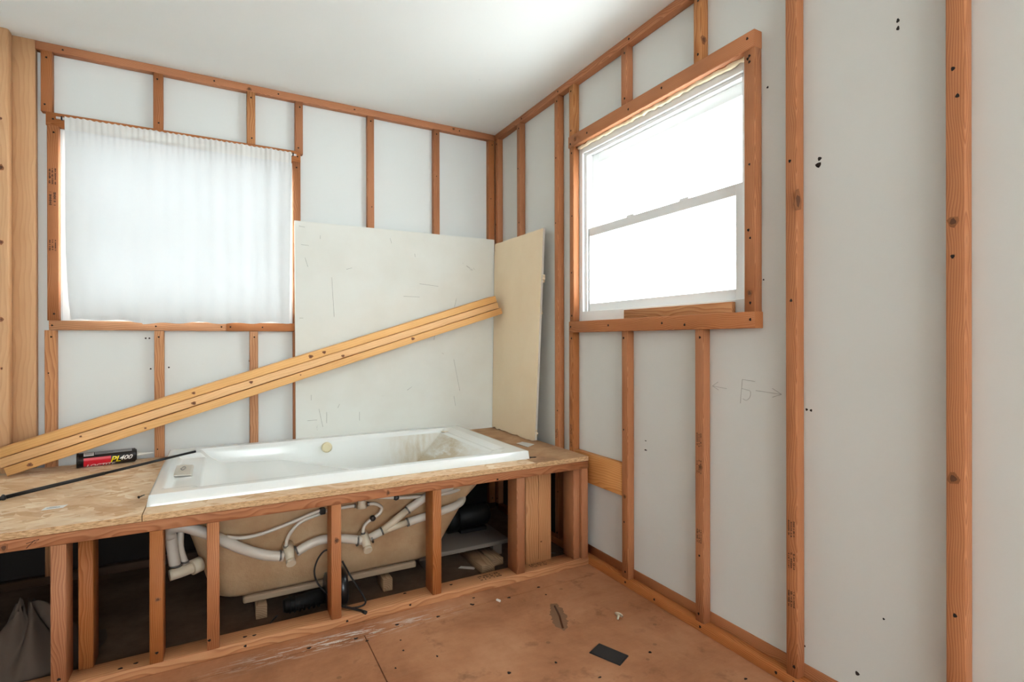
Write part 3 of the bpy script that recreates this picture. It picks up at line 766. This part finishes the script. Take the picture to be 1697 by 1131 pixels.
for x, z in ((-1.345, .283), (-1.055, .277)):
    tube('jet_body', [(x, -.845, z + .01), (x, -.885, z + .004), (x + .002, -.918, z - .022)], [.021, .0195, .0155], 'pvc_cream', tub, 16)
    tube('jet_back_cap', [(x + .003, -.914, z - .026), (x + .004, -.928, z - .034)], [.0175, .0175], 'pvc_cream', tub, 18)
    clamp((x - .030, YP, z - .010 if x < -1.2 else z - .001), (1, 0, -.1), .0212); clamp((x + .028, YP, z - .002), (1, 0, .4), .0195)
for p, d, r in (((-.985, YP, .298), (1, 0, .35), .0182), ((-.873, YP, .369), (1, 0, .6), .019), ((-.874, YP, .317), (1, 0, .2), .019), ((-1.094, YP, .421), (1, 0, 0), .009), ((-1.041, YP, .420), (1, 0, 0), .009), ((-1.355, YP, .303), (0, 0, 1), .009), ((-1.062, YP, .303), (0, 0, 1), .009), ((-1.719, -.86, .296), (0, 0, 1), .0205), ((-1.689, -.845, .298), (0, 0, 1), .013)):
    clamp(p, d, r)
for p, d in (((-1.222, YP, .417), (1, 0, .3)), ((-1.022, YP, .358), (1, 0, .6)), ((-.923, YP, .430), (1, 0, -.1))):
    p = Vector(p); d = Vector(d).normalized() * .011
    tube('hose_connector', [p - d, p - d * .3, p + d * .3, p + d], [.008, .0125, .0125, .008], 'black', tub, 10)
boxes('pipe_stub', [((-1.222 - .01, YP - .014, .408), (-1.222 + .012, YP + .01, .432))], 'black', tub, .004)

# ------------------------------------------------------------------ leaning boards
def slab(name, corners, nrm, th, mat, nx=14, nz=28, rag=.0, seed=0):
    """sheet with a ragged outline spanned by TL, TR, BR, BL with thickness th against direction nrm"""
    rr = random.Random(seed); TL, TR, BR, BL = [Vector(c) for c in corners]; nrm = Vector(nrm) * th
    fr, bk = [], []
    for j in range(nz + 1):
        for i in range(nx + 1):
            s, t = i / nx, j / nz
            p = (TL * (1 - s) + TR * s) * (1 - t) + (BL * (1 - s) + BR * s) * t
            if j == nz and rag: p = p + Vector((0, 0, abs(rr.gauss(0, rag))))
            if j == 0 and rag: p = p - Vector((0, 0, abs(rr.gauss(0, rag * .25))))
            fr.append(p); bk.append(p + nrm)
    N = nx + 1; vs = fr + bk; off = len(fr); fs = []; mi = []
    for j in range(nz):
        for i in range(nx):
            a = j * N + i
            fs.append((a, a + N, a + N + 1, a + 1)); mi.append(0)
            fs.append((off + a, off + a + 1, off + a + N + 1, off + a + N)); mi.append(1)
    for i in range(nx):
        fs.append((i, i + 1, off + i + 1, off + i)); b = nz * N + i; fs.append((b, off + b, off + b + 1, b + 1)); mi += [2, 2]
    for j in range(nz):
        a = j * N; fs.append((a, off + a, off + a + N, a + N)); b = a + nx; fs.append((b, b + N, off + b + N, off + b)); mi += [2, 2]
    me = mesh(name, [tuple(v) for v in vs], fs)
    o = link(name, me, [mat, mat, 'gypsum'])
    for p, m_ in zip(me.polygons, mi): p.material_index = m_
    return o
p1 = slab('wall_board_sheet', ((-1.223, -.0145, 1.748), (-.012, -.0145, 1.752), (-.020, -.022, .5305), (-1.219, -.022, .5305)), (0, 1, 0), .0125, 'sheet_grey', 30, 30, .002, 4)
tag(p1, 'large square scuffed grey wall board sheet leaning on the back wall studs', 'wall board', 'wall board offcuts')
strokes('scratch', [[(x, -.0148 - (1.75 - z) * .00615, z), (x + dx, -.0148 - (1.75 - z - dz) * .00615, z + dz)] for x, z, dx, dz in ((-1.19, 1.62, .04, -.002), (-1.16, .66, .05, .0), (-1.10, .72, .02, -.10), (-1.06, .64, .0, .06), (-1.03, 1.45, .012, -.22), (-.28, 1.36, -.03, -.12), (-.30, .98, .04, -.20), (-1.08, .93, .0, .04), (-1.2, 1.22, .02, 0), (-.52, 1.44, .12, -.01), (-1.0, .72, .01, .02), (-.62, 1.36, .1, 0), (-.70, 1.70, .01, -.03), (-1.14, .80, .0, -.03), (-1.17, 1.55, .015, -.05), (-.95, 1.50, .03, .01), (-.55, 1.62, .004, -.02), (-.80, 1.10, .02, -.01), (-.42, 1.15, -.01, -.05), (-.60, .80, .03, .02), (-.88, .64, .0, .05), (-.30, .75, .01, -.06), (-1.09, 1.68, .0, -.02), (-1.20, 1.72, .03, -.004))], .0006, 'scuff', p1)['kind'] = 'stuff'
p2 = slab('wall_board_sheet', ((-.0155, -.026, 1.722), (-.0155, -.617, 1.716), (-.048, -.578, .5305), (-.036, -.026, .5305)), (1, 0, 0), .0125, 'sheet_tan', 16, 26, .006, 9)
tag(p2, 'narrow tan paper wall board sheet leaning on the right wall in the corner', 'wall board', 'wall board offcuts')
def tear(c, s, seed):
    rr = random.Random(seed); vs, fs = [], []
    for i in range(5):
        for k in range(2): vs.append((c[0] + (k - .5) * .004 + rr.uniform(-.006, .006), c[1] - k * s * rr.uniform(.4, 1) , c[2] - i * s * .5))
    for i in range(4): fs.append((i * 2, i * 2 + 1, i * 2 + 3, i * 2 + 2))
    link('torn_paper', mesh('torn_paper', vs, fs), 'sheet_tan', p2)
tear((-.012, -.606, 1.46), .022, 1); tear((-.02, -.598, 1.27), .016, 2); tear((-.04, -.578, .60), .018, 3)

d = Vector((-.036 + 2.357, 0, 1.262 - .5335)); L = d.length; ex = d.normalized(); ey = Vector((0, 1, 0)); ez = ex.cross(ey)
lab = ('topmost of the three pine boards slanting above the bathtub', 'middle one of the three pine boards slanting above the bathtub', 'lowest of the three pine boards slanting above the bathtub, end resting on the platform')
kn = (((1.28, .012), (1.35, .010), (.73, .008)), ((.98, .009), (1.44, .009), (.28, .005), (.72, .010)), ((1.83, .011), (.08, .010), (.5, .005), (1.2, .004)))
for k in range(3):
    n = 2 - k
    st = Vector((-2.357, -.118, .5335)) + ez * (.019 + n * .0408) + ex * (.0 + (.004, .0, .008)[k])
    LL = L + (-.014, -.008, -.002)[k]
    o = lumber('pine_board', st + ex * LL / 2, ex, ey, ez, LL, .089, .0375, 'pine', None, .003, .001)
    tag(o, lab[k], 'lumber', 'pine boards stacked on a slant')
    for t, r in kn[k]:
        c = st + ex * t + Vector((0, -.0445, 0)) + ez * random.uniform(-.008, .008)
        discs('knot', [(c, (0, -1, 0), r, r * .8)], 'knot', o, .0016); discs('knot_heart', [(c, (0, -1, 0), r * .4, r * .35)], 'knot_dark', o, .002)

# ------------------------------------------------------------------ things lying on the platform
rd = empty('black_rod', (-2.26, -.565, .53)); tag(rd, 'long thin black curtain pole lying across the platform onto the tub rim', 'pole')
A = Vector((-2.252, -.562, .5385)); B = Vector((-1.676, -.262, .5795 + .010)); dd = (B - A).normalized()
C_ = A + dd * .30
tube('pole', [A, C_], .0070, 'black_paint', rd, 14); tube('inner_pole', [C_, B], .0056, 'black_paint', rd, 14)
q = A - dd * .03
tube('finial', [A + dd * .004, A, A - dd * .004, A - dd * .010, A - dd * .014, A - dd * .022, A - dd * .030, A - dd * .036], [.007, .0115, .0115, .006, .008, .0125, .010, .004], 'black_paint', rd, 14)

ct = empty('adhesive_cartridge', (-2.03, -.06, .53)); tag(ct, 'black and red construction adhesive cartridge lying on the platform', 'adhesive tube')
CA = Vector((-2.134, -.088, .5625)); CB = Vector((-1.926, -.054, .5625)); R_ = .0315
cx_ = (CB - CA).normalized(); cn = Vector((0, 0, 1)); cs = cn.cross(cx_)     # cs points to the back
CL = (CB - CA).length
tube('cartridge_body', [CA, CA + cx_ * .003, CB - cx_ * .003, CB], [R_ - .002, R_, R_, R_ - .002], 'black', ct, 32)
tube('end_rim', [CA - cx_ * .004, CA + cx_ * .004], [R_ + .0012, R_ + .0012], 'black_rubber', ct, 32)
tube('end_cap', [CB, CB + cx_ * .004], [R_ - .004, R_ - .006], 'black', ct, 24)
tube('nozzle', [CB + cx_ * .004, CB + cx_ * .012, CB + cx_ * .07], [.010, .0075, .0028], 'nozzle', ct, 14)
def cyl_pt(s, a, rr=.0005):   # a: angle in degrees above horizontal on the camera side
    a = math.radians(a); return CA + cx_ * (s * CL) + (-cs * math.cos(a) + cn * math.sin(a)) * (R_ + rr)
def patch(name, s0, s1, a0, a1, mat, rr=.0004):
    vs, fs = [], []; n = 8
    for i in range(n + 1):
        for s in (s0, s1): vs.append(cyl_pt(s, a0 + (a1 - a0) * i / n, rr))
    for i in range(n): fs.append((2 * i, 2 * i + 1, 2 * i + 3, 2 * i + 2))
    return link(name, mesh(name, vs, fs), mat, ct, True)
patch('red_label', .10, .56, -75, 22, 'red'); patch('grey_print', .285, .93, 46, 86, 'greyprint'); patch('barcode_label', .10, .27, 38, 80, 'white')
strokes('barcode', [[cyl_pt(.125 + .011 * k, 46, .0008), cyl_pt(.125 + .011 * k, 60, .0008), cyl_pt(.125 + .011 * k, 74, .0008)] for k in range(12)], .0004, 'black', ct)['kind'] = 'stuff'
def text_on_tube(name, body, s0, a_base, ht, mat, shear=.25, wscale=1.0):
    cu = bpy.data.curves.new(name, 'FONT'); cu.body = body; cu.size = 1.0; cu.shear = shear; cu.offset = .02
    to = bpy.data.objects.new(name, cu); COL.objects.link(to)
    bpy.context.view_layer.update()
    me = bpy.data.meshes.new_from_object(to.evaluated_get(bpy.context.evaluated_depsgraph_get()))
    bpy.data.objects.remove(to)
    bm = bmesh.new(); bm.from_mesh(me)
    for k in range(1, 8):
        gm = list(bm.verts) + list(bm.edges) + list(bm.faces)
        bmesh.ops.bisect_plane(bm, geom=gm, plane_co=(0, k * .1, 0), plane_no=(0, 1, 0))
    for v in bm.verts:
        x, y = v.co.x * ht / .7 * wscale, v.co.y * ht / .7
        v.co = cyl_pt(s0 + x / CL, a_base + math.degrees(y / R_), .0009)
    bm.to_mesh(me); bm.free(); me.name = name
    return link(name, me, mat, ct)
text_on_tube('lettering', 'PL', .545, -32, .026, 'yellow', .3, 1.0)
text_on_tube('lettering', '400', .70, -20, .019, 'white', .35, 1.15)
text_on_tube('lettering', 'LOCTITE', .14, -66, .017, 'white', .25, 1.05)
for k, (a, b, c, e) in enumerate(((.30, .92, 70, 71.5), (.30, .60, 62, 63.5), (.65, .92, 60, 61.5), (.30, .60, 55, 56.5))):
    patch('fine_print', a, b, c, e, 'black', .0008)

def scrap(name, pts, z, th, mat, label, cat, curl=.0):
    vs = [(x, y, z + (curl if i == 0 else 0)) for i, (x, y) in enumerate(pts)] + [(x, y, z + th + (curl if i == 0 else 0)) for i, (x, y) in enumerate(pts)]
    n = len(pts); fs = [tuple(reversed(range(n))), tuple(range(n, 2 * n))] + [(i, (i + 1) % n, n + (i + 1) % n, n + i) for i in range(n)]
    o = link(name, mesh(name, vs, fs), mat); tag(o, label, cat); return o
pc = scrap('paper_card', [(-.170, -.585), (-.105, -.535), (-.080, -.625), (-.150, -.675)], .5305, .0015, 'paper', 'small printed paper card on the platform beside the tan sheet', 'card', .006)
boxes('printed_block', [((-.135, -.625, .5322), (-.105, -.585, .5326))], 'greyprint', pc)
st_ = scrap('sticker', [(-2.101, -.785), (-2.097, -.748), (-2.038, -.744), (-2.044, -.782)], .5303, .0006, 'white', 'small white sticker stuck on the left strand board panel', 'sticker')
boxes('print_line', [((-2.09, -.770, .5309), (-2.055, -.764, .5312)), ((-2.085, -.758, .5309), (-2.065, -.755, .5312))], 'greyprint', st_)
def screw(name, p, d, label):
    p = Vector(p); d = Vector(d).normalized()
    o = empty(name, p); tag(o, label, 'screw')
    tube('shank', [p, p + d * .026, p + d * .03], [.0022, .002, .0004], 'black_paint', o, 8); tube('head', [p - d * .001, p + d * .002], [.005, .003], 'black_paint', o, 10)
screw('drywall_screw', (-1.832, -.782, .536), (.35, .6, 0), 'small dark screw lying beside the left rim of the tub')
screw('drywall_screw', (-.272, -.905, .534), (.9, -.3, 0), 'small dark screw lying beside the right corner of the tub')

# ------------------------------------------------------------------ things on the window sill and floor
blk = board('wood_block', (.012, -1.822, 1.1925), (.032, -1.250, 1.232), 'fir_pale', None, r=.0015)
tag(blk, 'flat wooden block standing on the right window sill', 'wood block')
pg = empty('plastic_plug', (-.212, -1.474, 0)); tag(pg, 'small white mushroom-shaped plastic plug lying on the floor', 'plug')
c0 = Vector((-.205, -1.470, .017)); dn = Vector((.62, .35, .55)).normalized()
tube('plug_head', [c0 - dn * .001, c0, c0 + dn * .0025, c0 + dn * .004], [.012, .0175, .015, .006], 'pvc_cream', pg, 20)
tube('plug_stem', [c0, c0 - dn * .019], [.0045, .004], 'pvc_cream', pg, 10)
vh = empty('floor_vent', (-.39, -1.64, 0)); tag(vh, 'black rectangular vent plate in the floor', 'vent')
vp = [(-.444, -1.597), (-.380, -1.569), (-.338, -1.676), (-.399, -1.704)]
vo = [Vector((x, y, 0)) for x, y in vp]; vc = sum(vo, Vector()) / 4
def quadslab(name, pts, z0, z1, mat, par):
    vs = [(p.x, p.y, z0) for p in pts] + [(p.x, p.y, z1) for p in pts]
    link(name, mesh(name, vs, [(3, 2, 1, 0), (4, 5, 6, 7)] + [(i, (i + 1) % 4, 4 + (i + 1) % 4, 4 + i) for i in range(4)]), mat, par)
quadslab('vent_plate', vo, .0002, .0030, 'duct', vh)
quadslab('vent_lip', [vc + (p - vc) * 1.03 for p in vo], .0001, .0012, 'black', vh)
# scraped patch of bare grain on the plywood
def patchfloor():
    rr = random.Random(5); n = 22; ax0 = Vector((-.362, -1.245, 0)); ax1 = Vector((-.442, -1.435, 0)); d_ = (ax1 - ax0); nn = Vector((-d_.y, d_.x, 0)).normalized()
    L_, R2 = [], []
    for i in range(n + 1):
        t = i / n; wv = .032 * math.sin(math.pi * min(.97, max(.06, t))) ** .6
        L_.append(ax0 + d_ * t + nn * (wv + rr.uniform(-.006, .006))); R2.append(ax0 + d_ * t - nn * (wv + rr.uniform(-.006, .006)))
    vs = [tuple(p + Vector((0, 0, .0006))) for p in L_ + R2]; fs = [(i, i + 1, n + 2 + i, n + 1 + i) for i in range(n)]
    o = link('scraped_patch', mesh('scraped_patch', vs, fs), 'scrape', floor)
    strokes('groove', [[tuple(ax0 + d_ * .1 + Vector((0, 0, .0008))), tuple(ax0 + d_ * .5 + nn * .004 + Vector((0, 0, .0008))), tuple(ax0 + d_ * .92 + Vector((0, 0, .0008)))]], .004, 'knot_dark', floor)
patchfloor()
chip = scrap('plaster_chip', [(-.560, -1.105), (-.553, -1.102), (-.546, -1.122), (-.553, -1.126)], .0004, .006, 'white', 'small white plaster chip on the floor in front of the platform', 'chip')

# ------------------------------------------------------------------ things under the platform
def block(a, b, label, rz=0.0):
    o = board('wood_block', a, b, 'grey_wood', None, r=.002); tag(o, label, 'wood block', 'wood blocks under the bathtub')  # colour holds the shadow below the tub
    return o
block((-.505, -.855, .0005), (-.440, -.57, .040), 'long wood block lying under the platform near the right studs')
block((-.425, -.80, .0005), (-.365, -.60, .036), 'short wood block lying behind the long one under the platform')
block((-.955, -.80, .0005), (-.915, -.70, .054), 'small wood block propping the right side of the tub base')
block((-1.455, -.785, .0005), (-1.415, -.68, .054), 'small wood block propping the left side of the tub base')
pk = board('grey_plank', (-.77, -.74, .075), (-.30, -.45, .095), 'fir', None, axis=0, r=.002); pk.data.materials[0] = M['frp_grey']
tag(pk, 'grey board carrying the pump at the right end of the tub', 'board')
for x in (-.72, -.36): boxes('board_foot', [((x, -.68, .0), (x + .05, -.5, .0755))], 'frp_grey', pk)
pu = empty('pump', (-.45, -.52, .095)); tag(pu, 'black bathtub pump in the shadow under the platform', 'pump')
tube('motor', [(-.50, -.52, .170), (-.49, -.52, .170), (-.33, -.52, .170), (-.315, -.52, .170)], [.045, .058, .058, .045], 'pump_black', pu, 20)
tube('volute', [(-.56, -.52, .170), (-.55, -.52, .170), (-.505, -.52, .170), (-.495, -.52, .170)], [.055, .074, .074, .055], 'pump_black', pu, 20)
boxes('pump_foot', [((-.49, -.57, .0952), (-.34, -.47, .115))], 'pump_black', pu, .004)
bl = empty('air_blower', (-1.18, -.845, 0)); tag(bl, 'glossy black round blower motor beneath the tub behind a stud', 'blower')
tube('housing', [(-1.205, -.835, .082), (-1.20, -.835, .082), (-1.165, -.835, .082), (-1.150, -.835, .082), (-1.128, -.835, .082), (-1.122, -.835, .082)], [.05, .064, .066, .075, .075, .066], 'black', bl, 32)
tube('motor', [(-1.36, -.83, .05), (-1.35, -.83, .05), (-1.21, -.835, .06)], [.022, .028, .030], 'pump_black', bl, 20)
for k in range(7): tube('cooling_fin', [(-1.34 + .018 * k, -.83, .05), (-1.334 + .018 * k, -.83, .05)], [.032, .032], 'pump_black', bl, 16)
tube('power_cord', [(-1.16, -.912, .235), (-1.206, -.905, .279 - .01), (-1.238, -.90, .242), (-1.254, -.90, .193), (-1.241, -.90, .141), (-1.204, -.90, .092), (-1.17, -.90, .06)], .0036, 'black_rubber', bl, 8, 6)
tube('power_cord', [(-1.150, -.912, .215), (-1.124, -.915, .160), (-1.092, -.92, .102), (-1.072, -.925, .066), (-1.064, -.935, .044), (-1.080, -.955, .0405), (-1.12, -.955, .0405), (-1.155, -.925, .045)], .0036, 'black_rubber', bl, 8, 6)
tube('plug_lead', [(-1.170, -.925, .050), (-1.145, -.945, .046), (-1.100, -.992, .0425), (-1.090, -1.008, .0425)], .0048, 'black_rubber', bl, 10, 4)
tube('plug_tip', [(-1.093, -1.004, .0425), (-1.083, -1.022, .0420)], [.0065, .0075], 'black_rubber', bl, 10)
tube('loose_cord', [(-1.38, -.80, .0045), (-1.41, -.86, .004), (-1.36, -.895, .004), (-1.29, -.905, .004), (-1.22, -.903, .02)], .003, 'black_rubber', bl, 8, 5)
tagp = scrap('paper_tag', [(-.575, -.735), (-.555, -.72), (-.495, -.765), (-.515, -.785)], .0006, .0008, 'paper', 'small white paper tag on the dark floor under the platform', 'tag')
lt = scrap('metal_strip', [(-.215, -.80), (-.210, -.79), (-.115, -.885), (-.120, -.892)], .0366, .001, 'steel', 'thin shiny metal strip behind the filler board under the platform', 'strip')
def cloth_heap():
    vs, fs = [], []; n = 44; rr = random.Random(11)
    for j in range(n + 1):
        for i in range(n + 1):
            u, v = i / n * 2 - 1, j / n * 2 - 1
            r = math.hypot(u, v); a = math.atan2(v, u)
            h = max(0, 1 - r) ** .8 * .21 * (1 + .22 * math.sin(5 * a + 3 * r) + .10 * math.sin(9 * a + 1.3))
            h += .02 * abs(math.sin(7 * u + 3 * v)) * max(0, 1.2 - r)
            vs.append((-2.13 + u * .17 * (1 + .1 * math.sin(4 * a)), -.74 + v * .15 * (1 + .1 * math.sin(3 * a)) - h * .25, max(.0015, h)))
    for j in range(n):
        for i in range(n):
            a = j * (n + 1) + i; fs.append((a, a + 1, a + n + 2, a + n + 1))
    o = link('cloth_bundle', mesh('cloth_bundle', vs, fs), 'tarp', None, True)
    tag(o, 'crumpled dusty cloth heap in the dark under the left of the platform', 'cloth')
cloth_heap()
